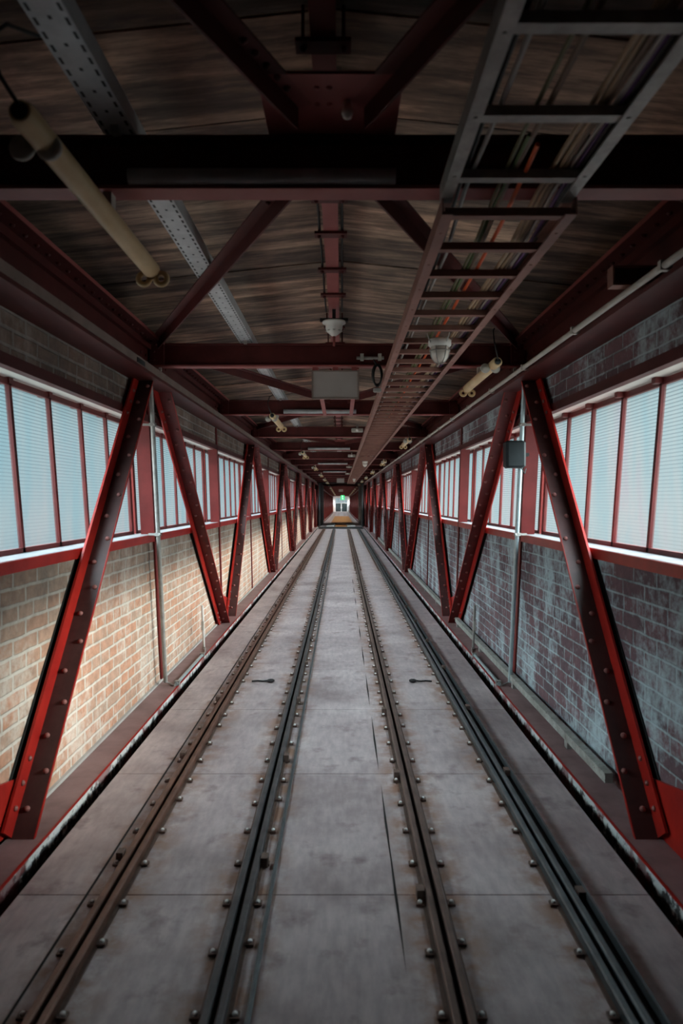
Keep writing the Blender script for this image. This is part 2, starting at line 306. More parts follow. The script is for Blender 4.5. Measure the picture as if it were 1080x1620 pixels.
# ------------------------------------------------------------------ mesh helper
class MB:
    def __init__(s): s.v = []; s.f = []; s.sm = []
    def add(s, vs, fs, smooth=False):
        o = len(s.v); s.v += [tuple(p) for p in vs]; s.f += [tuple(o + i for i in f) for f in fs]; s.sm += [smooth] * len(fs)
    def box(s, x0, x1, y0, y1, z0, z1, lean=0.0, zr=0.0):
        vs = [(x, y - lean * (z - zr), z) for z in (z0, z1) for y in (y0, y1) for x in (x0, x1)]
        s.add(vs, [(0, 2, 3, 1), (4, 5, 7, 6), (0, 1, 5, 4), (2, 6, 7, 3), (0, 4, 6, 2), (1, 3, 7, 5)]); return s
    def rbox(s, x0, x1, y0, y1, z0, z1, r):
        # box with chamfered vertical and horizontal edges
        pts = []
        for z, q in ((z0, r), (z0 + r, 0), (z1 - r, 0), (z1, r)):
            a, b_, c, d = x0 + q, x1 - q, y0 + q, y1 - q
            e_ = r
            pts.append([(a + e_, c, z), (b_ - e_, c, z), (b_, c + e_, z), (b_, d - e_, z), (b_ - e_, d, z), (a + e_, d, z), (a, d - e_, z), (a, c + e_, z)])
        vs = [p for ring in pts for p in ring]; fs = []
        for i in range(3):
            for j in range(8): fs.append((i * 8 + j, i * 8 + (j + 1) % 8, i * 8 + 8 + (j + 1) % 8, i * 8 + 8 + j))
        fs.append(tuple(reversed(range(8)))); fs.append(tuple(range(24, 32))); s.add(vs, fs); return s
    def para(s, x0, x1, yb, yt, hw0, hw1, z0, z1):
        # slanting slab in the wall plane: y from yb at z0 to yt at z1, horizontal cut ends
        vs = [(x, y + h, z) for (y, z) in ((yb, z0), (yt, z1)) for h in (hw0, hw1) for x in (x0, x1)]
        s.add(vs, [(0, 2, 3, 1), (4, 5, 7, 6), (0, 1, 5, 4), (2, 6, 7, 3), (0, 4, 6, 2), (1, 3, 7, 5)]); return s
    def ext(s, prof, y0, y1, step=None):
        # closed profile (x, z) run along the gallery, following its fall
        ys = [y0] + [q for q in BREAK if y0 < q < y1] + [y1]; n = len(prof); fs = []; vs = []
        for y in ys: vs += [(x, y, z + drop(y)) for x, z in prof]
        for i in range(len(ys) - 1):
            for j in range(n): fs.append((i * n + j, i * n + (j + 1) % n, (i + 1) * n + (j + 1) % n, (i + 1) * n + j))
        fs.append(tuple(reversed(range(n)))); o = (len(ys) - 1) * n; fs.append(tuple(range(o, o + n))); s.add(vs, fs); return s
    def rect(s, x0, x1, z0, z1, y0, y1):
        x0, x1 = min(x0, x1), max(x0, x1); return s.ext([(x0, z0), (x1, z0), (x1, z1), (x0, z1)], y0, y1)
    def tube(s, pts, r, n=10, cap=True):
        pts = [Vector(p) for p in pts]; rs = r if isinstance(r, (list, tuple)) else [r] * len(pts); vs = []; fs = []
        up = None
        for i, p in enumerate(pts):
            t = (pts[min(i + 1, len(pts) - 1)] - pts[max(i - 1, 0)]).normalized()
            if up is None: up = Vector((0, 0, 1)) if abs(t.z) < 0.9 else Vector((1, 0, 0))
            a = t.cross(up).normalized(); b_ = a.cross(t).normalized(); up = b_
            for j in range(n):
                q = 2 * math.pi * j / n; vs.append(p + rs[i] * (math.cos(q) * a + math.sin(q) * b_))
        for i in range(len(pts) - 1):
            for j in range(n): fs.append((i * n + j, i * n + (j + 1) % n, (i + 1) * n + (j + 1) % n, (i + 1) * n + j))
        s.add(vs, fs, True)
        if cap:
            s.add(vs[:n], [tuple(reversed(range(n)))]); s.add(vs[-n:], [tuple(range(n))])
        return s
    def lathe(s, prof, c, axis=(0, 0, 1), n=18):
        # prof: list of (radius, height along axis)
        ax = Vector(axis).normalized(); a = ax.orthogonal().normalized(); b_ = ax.cross(a); c = Vector(c); vs = []; fs = []
        for r, h in prof:
            for j in range(n):
                q = 2 * math.pi * j / n; vs.append(c + ax * h + r * (math.cos(q) * a + math.sin(q) * b_))
        for i in range(len(prof) - 1):
            for j in range(n): fs.append((i * n + j, i * n + (j + 1) % n, (i + 1) * n + (j + 1) % n, (i + 1) * n + j))
        fs.append(tuple(reversed(range(n)))); fs.append(tuple(range((len(prof) - 1) * n, len(prof) * n)))
        s.add(vs, fs, True); return s
    def dome(s, c, axis, r, h, n=10):
        return s.lathe([(r, 0), (r * 0.92, h * 0.4), (r * 0.66, h * 0.78), (r * 0.3, h * 0.97), (0.0005, h)], c, axis, n)
    def torus(s, c, axis, R, r, n=18, k=8):
        ax = Vector(axis).normalized(); a = ax.orthogonal().normalized(); b_ = ax.cross(a); c = Vector(c); vs = []; fs = []
        for i in range(n):
            q = 2 * math.pi * i / n; d = math.cos(q) * a + math.sin(q) * b_
            for j in range(k):
                w = 2 * math.pi * j / k; vs.append(c + d * (R + r * math.cos(w)) + ax * r * math.sin(w))
        for i in range(n):
            for j in range(k): fs.append((i * k + j, i * k + (j + 1) % k, ((i + 1) % n) * k + (j + 1) % k, ((i + 1) % n) * k + j))
        s.add(vs, fs, True); return s
    def off(s, v):
        s.v = [(a - v[0], b_ - v[1], c - v[2]) for a, b_, c in s.v]; return s
    def build(s, name, m, parent=None, loc=(0, 0, 0)):
        me = bpy.data.meshes.new(name); me.from_pydata(s.v, [], s.f); me.update()
        me.polygons.foreach_set('use_smooth', s.sm)
        import bmesh
        bm = bmesh.new(); bm.from_mesh(me); bmesh.ops.recalc_face_normals(bm, faces=bm.faces); bm.to_mesh(me); bm.free()
        o = bpy.data.objects.new(name, me); me.materials.append(M[m] if isinstance(m, str) else m)
        COL.objects.link(o); o.location = loc
        if parent: o.parent = parent
        return o
def tag(o, label, cat, group=None, kind=None):
    o['label'] = label; o['category'] = cat
    if group: o['group'] = group
    o['kind'] = kind or 'thing'
    return o
def empty(name, loc=(0, 0, 0)):
    o = bpy.data.objects.new(name, None); o.empty_display_size = 0.1; COL.objects.link(o); o.location = loc; return o
def struct(o):
    o['kind'] = 'structure'; return o
KIDS = {}
def copy_tree(o, parent=None):
    c = o.copy(); COL.objects.link(c)
    if parent: c.parent = parent
    for ch in list(o.children): copy_tree(ch, c)
    return c
ORD = 'first second third fourth fifth sixth seventh eighth ninth tenth eleventh twelfth thirteenth fourteenth fifteenth sixteenth'.split()
SIDES = ((-1, 'left', 0.0), (1, 'right', 0.0))
def X(s, x): return CX + s * x            # x measured outwards from the middle line

# ------------------------------------------------------------------ setting: floor, walls, roof
WALL = 1.468                              # brick face, from the middle line
SILL0, SILL1, LIN0, LIN1 = 1.166, 1.222, 2.093, 2.148
DECK = 1.195
fb = MB(); seams = [2.592 - 1.142 * 4 + 1.142 * i for i in range(0, 33)]
prev = D0
for q in seams + [34.2]:
    if q <= prev: continue
    fb.rect(CX - DECK, CX + DECK, -0.035, 0.0, prev, q - 0.005); prev = q
q = prev
while q < D1:
    fb.rect(CX - DECK, CX + DECK, -0.035, 0.0, q, min(q + 2.28, D1) - 0.008); q += 2.28
struct(fb.build('floor', 'deck'))
ub = MB(); ub.rect(-1.8, 1.75, -0.62, -0.55, D0, D1)
struct(ub.build('floor_underside', 'under'))
for s, side, _ in SIDES:
    w = MB()
    def R(a, b_, z0, z1, y0, y1): w.rect(X(s, a), X(s, b_), z0, z1, y0, y1)
    R(WALL, WALL + 0.25, -0.5, SILL0, D0, D1)
    R(WALL, WALL + 0.25, LIN1, 2.95, D0, D1)
    R(WALL, WALL + 0.25, SILL0, LIN1, D0, 2.62 if s < 0 else 2.62)  # unseen near stretch kept solid, added to darken the foreground
    struct(w.build('wall_' + side, 'brickL' if s < 0 else 'brickR'))
bw = MB(); bw.box(-1.75, 1.7, D0 - 0.2, D0, -0.5, 3.2); struct(bw.build('wall_back', 'brickR'))
RIDGE, SLOPE = 2.97, 0.105
rb = MB()
y = 3.658 - 0.54 * 13
while y < D1:
    dz = random.uniform(-0.004, 0.004)
    for s in (-1, 1):
        xe = X(s, 1.75); x0 = CX; z0 = RIDGE + dz + drop(y); z1 = z0 - SLOPE * 1.75
        g = 0.008; t = 0.05
        vs = [(x0, y + g, z0), (xe, y + g, z1), (xe, y + 0.54, z1), (x0, y + 0.54, z0), (x0, y + g, z0 + t), (xe, y + g, z1 + t), (xe, y + 0.54, z1 + t), (x0, y + 0.54, z0 + t)]
        rb.add(vs, [(0, 1, 2, 3), (7, 6, 5, 4), (0, 4, 5, 1), (1, 5, 6, 2), (2, 6, 7, 3), (3, 7, 4, 0)])
    y += 0.54
struct(rb.build('ceiling', 'roof'))
rc = MB(); rc.ext([(CX - 1.85, 2.80), (CX, 3.035), (CX + 1.85, 2.80), (CX + 1.85, 3.0), (CX, 3.2), (CX - 1.85, 3.0)], D0, D1)
struct(rc.build('ceiling_backing', 'under'))

# far end wall with a pair of doors and a glazed strip over them
zd = drop(D1)
ew = MB(); ew.box(-1.75, -1.02, D1, D1 + 0.15, zd - 0.3, zd + 3.1); ew.box(0.96, 1.7, D1, D1 + 0.15, zd - 0.3, zd + 3.1)
ew.box(-1.02, 0.96, D1, D1 + 0.15, zd + 2.25, zd + 3.1)
struct(ew.build('wall_end', 'palewall'))
dn = 0
for a, b_ in ((-0.95, -0.10), (0.04, 0.89)):
    dn += 1
    dd = MB(); dd.box(a, b_, D1 + 0.03, D1 + 0.09, zd, zd + 1.32); dd.box(a + 0.08, b_ - 0.08, D1 + 0.02, D1 + 0.04, zd + 0.1, zd + 0.6)
    dd.box(a + 0.08, b_ - 0.08, D1 + 0.02, D1 + 0.04, zd + 0.7, zd + 1.22)
    o = struct(dd.build('door_%d' % dn, 'doorteal'))
    MB().box(b_ - 0.1 if dn == 1 else a + 0.05, b_ - 0.05 if dn == 1 else a + 0.1, D1 - 0.01, D1 + 0.03, zd + 0.55, zd + 0.75).build('door_handle', 'galv', o)
wf = MB(); wf.box(-1.02, 0.96, D1 + 0.02, D1 + 0.08, zd + 1.33, zd + 1.40)
wf.box(-0.06, 0.0, D1 + 0.02, D1 + 0.08, zd, zd + 2.25); wf.box(-1.02, 0.96, D1 + 0.02, D1 + 0.08, zd + 2.2, zd + 2.25)
for xx in (-1.02, -0.55, 0.45, 0.9): wf.box(xx, xx + 0.05, D1 + 0.02, D1 + 0.08, zd + 1.33, zd + 2.25)
o = struct(wf.build('window_end', 'palewall'))
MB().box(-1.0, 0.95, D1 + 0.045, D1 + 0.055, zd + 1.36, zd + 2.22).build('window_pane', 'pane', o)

# ------------------------------------------------------------------ trims: sills, lintels
tn = 0
for s, side, _ in SIDES:
    for nm, prof, mm in (
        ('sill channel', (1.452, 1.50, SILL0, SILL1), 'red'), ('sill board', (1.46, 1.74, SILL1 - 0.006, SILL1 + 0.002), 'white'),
        ('lintel channel', (1.452, 1.50, LIN0, LIN1), 'dimred'), ('soffit', (1.502, 1.74, LIN0 + 0.01, LIN0 + 0.03), 'offwhite'),
        ('mortar', (1.448, 1.475, -0.002, 0.016), 'concrete')):
        if nm == 'mortar' and s > 0: continue
        tn += 1
        t = MB(); t.rect(X(s, prof[0]), X(s, prof[1]), prof[2], prof[3], D0 if nm == 'mortar' else 2.4, D1)
        struct(t.build('trim_%d' % tn, mm))

# ------------------------------------------------------------------ windows: one opening between two posts
POST0 = 5.37                                # post centre at z = 1.6
PY = [POST0 + HALF * i for i in range(-1, 37)]
def at_post(i): return PY[i]
ZR = 1.6
def window_mesh(s):
    fr = MB(); pn = MB(); xi, xo = X(s, 1.612), X(s, 1.635)
    a, b_ = min(xi, xo), max(xi, xo)
    y0, y1 = 0.05, HALF - 0.05
    fr.box(a, b_, y0, y1, SILL1, SILL1 + 0.028, K, ZR); fr.box(a, b_, y0, y1, LIN0 - 0.028, LIN0 + 0.004, K, ZR)
    n = 6; pw = (y1 - y0) / n
    for i in range(n + 1):
        yc = y0 + pw * i; h = 0.0135 if 0 < i < n else 0.026
        fr.box(a, b_, yc - h, yc + h, SILL1, LIN0 + 0.004, K, ZR)
        xm = (a + b_) / 2
        if 0 < i < n: fr.box(xm - 0.05, xm + 0.02, yc - 0.022, yc + 0.022, LIN0 - 0.02, LIN0 + 0.012, K, ZR)
    xp = (a + b_) / 2 + s * 0.006
    pn.box(xp - 0.003, xp + 0.003, y0, y1, SILL1 + 0.01, LIN0 - 0.01, K, ZR)
    return fr, pn
wn = 0
PORTAL = (38.5, 46.0)
for s, side, _ in SIDES:
    fr, pn = window_mesh(s)
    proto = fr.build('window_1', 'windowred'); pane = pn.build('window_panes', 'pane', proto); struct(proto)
    first = True
    for i in range(len(PY) - 1):
        if first: o = proto; first = False
        else: o = copy_tree(proto)
        wn += 1; o.name = 'window_%d' % wn
        o.location = (0, PY[i], drop(PY[i] + 1.4))

# ------------------------------------------------------------------ steel posts between the windows
FAR = 13
def far_label(what, side): return 'one of the tiny far %s on the %s wall beyond the black portal' % (what, side)
for s, side, _ in SIDES:
    root = empty('wall_post')
    a, b_ = sorted((X(s, 1.452), X(s, 1.464)))
    MB().box(a, b_, -0.03, 0.03, 0.0, 2.36, K, ZR).build('inner_flange', 'postred', root)
    a, b_ = sorted((X(s, 1.464), X(s, 1.558)))
    MB().box(a, b_, -0.03, 0.03, SILL1, LIN0, K, ZR).build('web', 'postred', root)
    for i, yv in enumerate(PY):
        o = root if i == 0 else copy_tree(root)
        o.location = (0, yv, drop(yv))
        if i < FAR:
            tag(o, 'red steel window post on the %s wall, %s from the near end' % (side, ORD[i]), 'post', 'red posts between the windows of the %s wall' % side)
        else:
            tag(o, far_label('red window posts', side), 'post', 'far red window posts of the %s wall' % side)

# ------------------------------------------------------------------ bottom and top chords of the side trusses
for s, side, _ in SIDES:
    ch = empty('bottom_chord')
    tag(ch, 'long worn red bottom chord along the foot of the %s brick wall' % side, 'girder')
    MB().rect(X(s, 1.285), X(s, 1.467), -0.008, 0.0, D0, D1).build('top_plate', 'plate', ch)
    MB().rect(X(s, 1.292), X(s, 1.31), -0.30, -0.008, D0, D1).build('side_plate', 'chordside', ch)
    MB().rect(X(s, 1.283), X(s, 1.290), -0.009, 0.002, D0, D1).build('edge_strip', 'red', ch)
    MB().rect(X(s, 1.20), X(s, 1.31), -0.33, -0.30, D0, D1).build('lower_flange', 'under', ch)

    th = empty('top_chord', (0, 0, 0))
    tag(th, 'long dark red riveted top chord under the roof along the %s wall' % side, 'girder')
    MB().rect(X(s, 1.40), X(s, 1.414), 2.372, 2.64, D0, D1).build('web_plate', 'dimred', th)
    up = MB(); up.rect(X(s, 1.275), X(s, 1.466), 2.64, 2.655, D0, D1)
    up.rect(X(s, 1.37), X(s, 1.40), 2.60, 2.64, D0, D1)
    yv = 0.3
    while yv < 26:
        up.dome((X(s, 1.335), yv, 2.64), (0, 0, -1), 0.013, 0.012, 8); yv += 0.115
    up.build('upper_flange', 'dimred', th)
    MB().rect(X(s, 1.270), X(s, 1.275), 2.636, 2.657, D0, D1).build('flange_edge', 'pinkred', th)
    lo = MB(); lo.rect(X(s, 1.275), X(s, 1.466), 2.352, 2.372, D0, D1)
    yv = 0.5
    for k in range(9):
        for q in (-0.34, -0.22, 0.22, 0.34):
            for z in (2.45, 2.55): lo.dome((X(s, 1.40), 5.2 + HALF * (k - 1) + q, z), (-s, 0, 0), 0.012, 0.011, 8)
    lo.build('lower_flange', 'dimred', th)

# ------------------------------------------------------------------ riveted truss diagonals
ZT = 2.352
def yz_plate(x0, x1, poly):
    mb = MB(); n = len(poly); x0, x1 = min(x0, x1), max(x0, x1)
    mb.add([(x, y, z) for x in (x0, x1) for y, z in poly], [tuple(range(n)), tuple(reversed(range(n, 2 * n)))] + [(i, (i + 1) % n, n + (i + 1) % n, n + i) for i in range(n)])
    return mb
def two_tone(mb, extra, name, m1, m2, root):
    nf = len(mb.f); mb.add(extra.v, extra.f, True); o = mb.off(root.location).build(name, m1, root); o.data.materials.append(M[m2])
    for pi, pf in enumerate(o.data.polygons):
        if pi >= nf: pf.material_index = 1
    return o
def make_diag(s, yb, yt):
    """T-shaped bar of two angles: a flange lying along the wall and a riveted stem standing out from it."""
    root = empty('truss_diagonal', (X(s, 1.376), yb, 0))
    L = math.hypot(yt - yb, ZT); u = Vector((0, (yt - yb) / L, ZT / L)); nn = Vector((0, -u.z, u.y))
    if nn.y > 0: nn = -nn                                   # square to the bar, on the camera's side
    away = yt > yb; wf = 0.100; hw = wf / u.z; ts = 0.008 / u.z
    def at(d, off=0.0): return Vector((0, yb, 0)) + u * d + nn * off
    # stem
    st = yz_plate(X(s, 1.329), X(s, 1.426), [(yb - ts, 0.001), (yb + ts, 0.001), (yt + ts, ZT), (yt - ts, ZT)])
    rv = MB(); d = 0.12; k = 0
    while d < L - 0.05:
        q = at(d, 0.008); rv.dome((X(s, 1.352 if k % 2 else 1.392), q.y, q.z), nn, 0.0145, 0.015, 12); d += 0.167; k += 1
    two_tone(st, rv, 'stem', 'maroon' if away else 'stemshade', 'rivet', root)
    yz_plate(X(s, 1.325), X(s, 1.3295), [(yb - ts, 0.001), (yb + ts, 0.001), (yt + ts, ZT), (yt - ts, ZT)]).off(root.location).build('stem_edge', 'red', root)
    # flange
    nb = at(0, wf)
    poly = [(nb.y, nb.z), (yb, 0.001)] if away else [(yb - hw, 0.001)]
    poly += [(yb + hw, 0.001), (yt + hw, ZT), (yt - hw, ZT)]
    fl = yz_plate(X(s, 1.426), X(s, 1.438), poly); rv = MB()
    for d in (0.11, 0.22, 0.33, L - 0.16, L - 0.27, L - 0.38):
        q = at(d, 0.055); rv.dome((X(s, 1.426), q.y, q.z), (-s, 0, 0), 0.0135, 0.013, 10)
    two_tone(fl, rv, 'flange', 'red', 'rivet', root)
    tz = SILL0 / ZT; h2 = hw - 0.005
    yz_plate(X(s, 1.460), X(s, 1.4675), [(yb - h2, 0.02), (yb + h2, 0.02), (yb + (yt - yb) * tz + h2, SILL0 - 0.002), (yb + (yt - yb) * tz - h2, SILL0 - 0.002)]).off(root.location).build('shade_strip', 'under', root)  # black strip painting the shade in the gap behind the flange
    return root
for s, side, _ in SIDES:
    # two shapes: top leaning away from / towards the camera
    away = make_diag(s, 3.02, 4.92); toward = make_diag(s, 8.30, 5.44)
    idx = 0
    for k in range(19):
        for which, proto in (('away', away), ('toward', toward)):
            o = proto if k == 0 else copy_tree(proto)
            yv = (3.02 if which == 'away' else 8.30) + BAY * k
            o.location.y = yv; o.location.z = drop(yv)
            if idx < FAR:
                tag(o, 'red riveted diagonal on the %s wall, %s from the near end, top leaning %s' % (side, ORD[idx], 'away' if which == 'away' else 'nearer'),
                    'truss diagonal', 'riveted diagonals of the %s truss' % side)
            else:
                tag(o, far_label('red truss diagonals', side), 'truss diagonal', 'far diagonals of the %s truss' % side)
            idx += 1
    # plates at the feet, behind the diagonals
    for k in range(7):
        yc = 2.78 + BAY * k; a, b_ = sorted((X(s, 1.448), X(s, 1.462)))
        g = MB(); vs = []
        for x in (a, b_): vs += [(x, yc - 0.42, 0.001), (x, yc + 0.42, 0.001), (x, yc + 0.36, 0.22), (x, yc + 0.0, 0.30), (x, yc - 0.36, 0.22)]
        g.add(vs, [(0, 1, 2, 3, 4), (9, 8, 7, 6, 5)] + [(i, (i + 1) % 5, 5 + (i + 1) % 5, 5 + i) for i in range(5)])
        o = g.off((X(s, 1.45), yc, 0)).build('gusset_plate', 'red', None, (X(s, 1.45), yc, 0))
        tag(o, 'bright red plate behind the diagonal feet, %s wall, %s from the near end' % (side, ORD[k]), 'steel plate', 'gusset plates at the foot of the %s truss' % side)

# ------------------------------------------------------------------ cross beams, bracing, gussets
BEAM = [2.19 + HALF * i for i in range(-1, 38)]
BZ0, BZ1 = 2.478, 2.648
def make_beam():
    root = empty('cross_beam', (CX, 0, BZ0))
    MB().box(-1.43, 1.43, -0.005, 0.005, 0.012, 0.158).build('web', 'dimred', root)
    MB().box(-1.43, 1.43, -0.042, 0.042, 0.0, 0.012).build('lower_flange', 'pinkred', root)
    MB().box(-1.43, 1.43, -0.042, 0.042, 0.158, 0.17).build('upper_flange', 'dimred', root)
    for sx_ in (-1, 1):
        st = MB(); st.box(sx_ * 1.33 - 0.05, sx_ * 1.33 + 0.05, -0.04, 0.04, 0.012, 0.158)
        st.dome((sx_ * 1.33 - 0.02, -0.04, 0.05), (0, -1, 0), 0.01, 0.01, 8); st.dome((sx_ * 1.33 - 0.02, -0.04, 0.11), (0, -1, 0), 0.01, 0.01, 8)
        st.build('end_cleat', 'dimred', root)
    return root
beam = make_beam()
for i, yv in enumerate(BEAM):
    o = beam if i == 0 else copy_tree(beam)
    o.location = (CX, yv, BZ0 + drop(yv))
    if i == 0: tag(o, 'dark red cross beam overhead just behind the camera', 'beam', 'cross beams')
    elif i - 1 < 12: tag(o, 'dark red steel cross beam under the roof boards, %s in front of the camera' % ORD[i - 1], 'beam', 'cross beams')
    else: tag(o, 'one of the tiny far cross beams under the roof near the gallery end', 'beam', 'far cross beams')
# gusset plates lie on the odd beams, braces run from them to the chords at the even ones
gz = 2.652
def angle_bar(p, q, name, m):
    p, q = Vector(p), Vector(q); u = (q - p).normalized(); nrm = Vector((-u.y, u.x, 0)); w, t, h = 0.10, 0.007, 0.085
    mb = MB()
    def slab(o0, o1, z0, z1):
        vs = [pt + nrm * o + Vector((0, 0, z)) for pt in (p, q) for o in (o0, o1) for z in (z0, z1)]
        mb.add(vs, [(0, 1, 3, 2), (4, 6, 7, 5), (0, 4, 5, 1), (2, 3, 7, 6), (0, 2, 6, 4), (1, 5, 7, 3)])
    slab(-w / 2, w / 2, 0.0, t); slab(-t / 2, t / 2, -h * 0.75, 0.0)
    for k in range(5):
        mb.dome(p + u * (0.10 + 0.055 * k) + nrm * 0.022, (0, 0, -1), 0.011, 0.011, 8)
    return mb, p
br_protos = {}
gn = 0
for i, yv in enumerate(BEAM):
    if i % 2 == 0 or i > 30: continue
    g = MB().box(-0.2, 0.2, -0.34, 0.34, 0, 0.01)
    for px in (-0.04, -0.005):
        for py in (-0.28, -0.2): g.dome((px, py, 0), (0, 0, -1), 0.009, 0.008, 8)
    o = g.build('bracing_gusset', 'pinkred', None, (CX, yv, gz + drop(yv)))
    tag(o, 'flat dark red bracing plate under the ridge on the %s' % ('nearest cross beam' if i == 1 else ORD[i - 1] + ' cross beam') if i < 16 else 'one of the tiny far bracing plates under the ridge',
        'steel plate', 'bracing plates' if i < 16 else 'far bracing plates')
    for s, side in ((-1, 'left'), (1, 'right')):
        for dirn, word in ((-1, 'towards the camera'), (1, 'away')):
            key = (s, dirn)
            if key not in br_protos:
                mb, p0 = angle_bar((CX + s * 0.10, dirn * 0.18, 0.012), (CX + s * 1.30, dirn * (HALF - 0.12), 0.012), 'roof_brace', 'dimred')
                ob = mb.build('roof_brace', 'dimred'); br_protos[key] = ob
            else: ob = br_protos[key].copy(); COL.objects.link(ob)
            ob.location = (0, yv, gz + (0.0 if s < 0 else 0.0) + drop(yv) - 0.012)
            if i < 13:
                tag(ob, 'dark red angle brace, %s beam centre to %s wall, running %s' % ('nearest' if i == 1 else ORD[i - 1], side, word), 'brace', 'roof braces')
            else: tag(ob, 'one of the tiny far angle braces under the roof', 'brace', 'far roof braces')

# grey pipes lying on the odd beams
for i in (1, 3, 5, 7, 9):
    yv = BEAM[i]
    o = MB().tube([(-0.42, 0, 0), (0.42, 0, 0)], 0.026, 12).build('service_pipe', 'tray', None, (-0.25, yv - 0.035, BZ0 + 0.0385))
    tag(o, 'short grey pipe lying across on the lower flange of the %s beam' % ('nearest' if i == 1 else ORD[i - 1]), 'pipe', 'grey pipes on the beams')

# ------------------------------------------------------------------ ridge purlin with its clamps
pu = empty('ridge_purlin', (-0.054, 0, 2.85))
tag(pu, 'red ridge purlin under the roof peak with bolted clamp plates', 'beam')
q = MB()
q.rect(-0.037, 0.037, 0, 0.008, D0 + 0.05, 70); q.rect(-0.004, 0.004, 0.008, 0.09, D0 + 0.05, 70); q.rect(-0.037, 0.037, 0.09, 0.1, D0 + 0.05, 70)
q.build('i_section', 'pinkred', pu)
for yv in [2.02, 3.05, 3.46, 4.0, 4.49] + [5.35 + 0.54 * k for k in range(30)]:
    c = MB().box(-0.082, 0.082, yv - 0.03, yv + 0.03, -0.014 + drop(yv), -0.001 + drop(yv))
    for sx_ in (-1, 1):
        c.dome((sx_ * 0.06, yv, -0.014 + drop(yv)), (0, 0, -1), 0.011, 0.014, 8)
        c.box(sx_ * 0.06 - 0.005, sx_ * 0.06 + 0.005, yv - 0.005, yv + 0.005, 0, 0.11)
    c.build('clamp_plate', 'dimred', pu)
for sx_ in (-1, 1):
    MB().tube([(sx_ * 0.058, 2.3, 0.012), (sx_ * 0.056, 3.6, 0.02), (sx_ * 0.058, 4.95, 0.012)], 0.006, 8).build('dark_line', 'cab_black', pu)  # thin dark lines along both sides of the purlin
o = MB()
o.box(-0.22, 0.22, -0.03, 0.03, 0, 0.006)
o = o.build('perforated_strap', 'galv', None, (-0.06, 1.77, 2.83))
for x in (-0.13, 0.0, 0.13): MB().lathe([(0.012, -0.003), (0.012, -0.001)], (x, 0, 0), n=10).build('strap_hole', 'railslot', o)
tag(o, 'short grey perforated strap across the purlin at the top of the view', 'steel strap')
o = MB().lathe([(0.012, 0), (0.014, -0.02), (0.017, -0.03), (0.012, -0.045), (0.002, -0.05)], (0, 0, 0)).build('indicator_bulb', 'offwhite', None, (0.017, 1.98, gz))
tag(o, 'tiny white indicator bulb on the nearest bracing plate', 'lamp')

# ------------------------------------------------------------------ perforated cable tray on the left
TX, TZ = -0.705, 2.665
tr = empty('cable_tray', (TX, 0, TZ))
tag(tr, 'long grey perforated cable tray above the beams left of the ridge', 'cable tray')
q = MB(); q.rect(-0.05, 0.05, 0, 0.003, D0 + 0.1, 60); q.build('tray_base', 'traybase', tr)
for sx_ in (-1, 1):
    q = MB(); q.rect(sx_ * 0.05 - 0.0015, sx_ * 0.05 + 0.0015, 0, 0.06, D0 + 0.1, 60); q.build('side_wall', 'tray', tr)
for i in range(1, 16):
    yv = BEAM[i]
    MB().box(-0.012, 0.012, yv - 0.07, yv - 0.045, -0.025 + drop(yv), 0.0 + drop(yv)).build('tray_clip', 'galv', tr)

# ------------------------------------------------------------------ cable ladders on the right
def ladder(name, y0, y1, z0, xl, xr, m, pitch, first, label):
    root = empty(name, ((xl + xr) / 2, y0, z0)); hx = (xr - xl) / 2
    for sx_ in (-1, 1):
        r = MB(); L = y1 - y0; xx = sx_ * hx
        a, b_ = sorted((xx, xx - sx_ * 0.035))
        dz = [drop(y0), drop(y1)]
        def sl(xa, xb, za, zb):
            vs = [(x, y_, z + d_) for (y_, d_) in ((0, dz[0]), (L, dz[1])) for z in (za, zb) for x in (xa, xb)]
            r.add(vs, [(0, 1, 3, 2), (4, 6, 7, 5), (0, 4, 5, 1), (2, 3, 7, 6), (0, 2, 6, 4), (1, 5, 7, 3)])
        sl(a, b_, 0, 0.004); w0, w1 = sorted((xx, xx - sx_ * 0.004)); sl(w0, w1, 0.004, 0.052); sl(a, b_, 0.05, 0.054)
        k = 0.15
        while k < min(L, 5) and y0 < 3:
            r.dome((xx - sx_ * 0.018, k, 0), (0, 0, -1), 0.006, 0.003, 8); k += 0.3
        r.build('side_rail', m, root)
    yv = first
    while yv < y1 - 0.02:
        if yv > y0 + 0.01:
            d_ = drop(yv)
            g = MB().box(-hx + 0.012, hx - 0.012, yv - y0 - 0.016, yv - y0 + 0.016, 0.006 + d_, 0.009 + d_)
            g.box(-hx + 0.012, hx - 0.012, yv - y0 - 0.016, yv - y0 - 0.013, 0.009 + d_, 0.032 + d_)
            g.box(-hx + 0.012, hx - 0.012, yv - y0 + 0.013, yv - y0 + 0.016, 0.009 + d_, 0.032 + d_)
            g.build('rung', m, root)
        yv += pitch
    tag(root, label, 'cable ladder', 'overhead cable ladders')
    return root
ladder('cable_ladder', -0.6, 2.12, 2.421, 0.305, 0.712, 'galv', 0.32, 1.345 - 0.32 * 5, 'bare grey galvanised cable ladder length overhead at the upper right')
y0 = 2.09
lab = ['brown painted cable ladder joined to the grey galvanised length', 'second length of brown painted cable ladder, passing the pendant caged lamp nearest the camera',
       'third brown painted cable ladder length, just past the fourth cross beam', 'fourth brown cable ladder length from the galvanised one',
       'fifth brown cable ladder length from the galvanised one', 'farthest brown cable ladder length, ending before the black portal']
for k in range(6):
    ladder('cable_ladder', y0, y0 + 6.0, 2.372, 0.308, 0.722, 'ladder', 0.285, 2.13 + 0.285 * math.ceil((y0 - 2.13) / 0.285 + 0.01), lab[k])
    y0 += 6.0
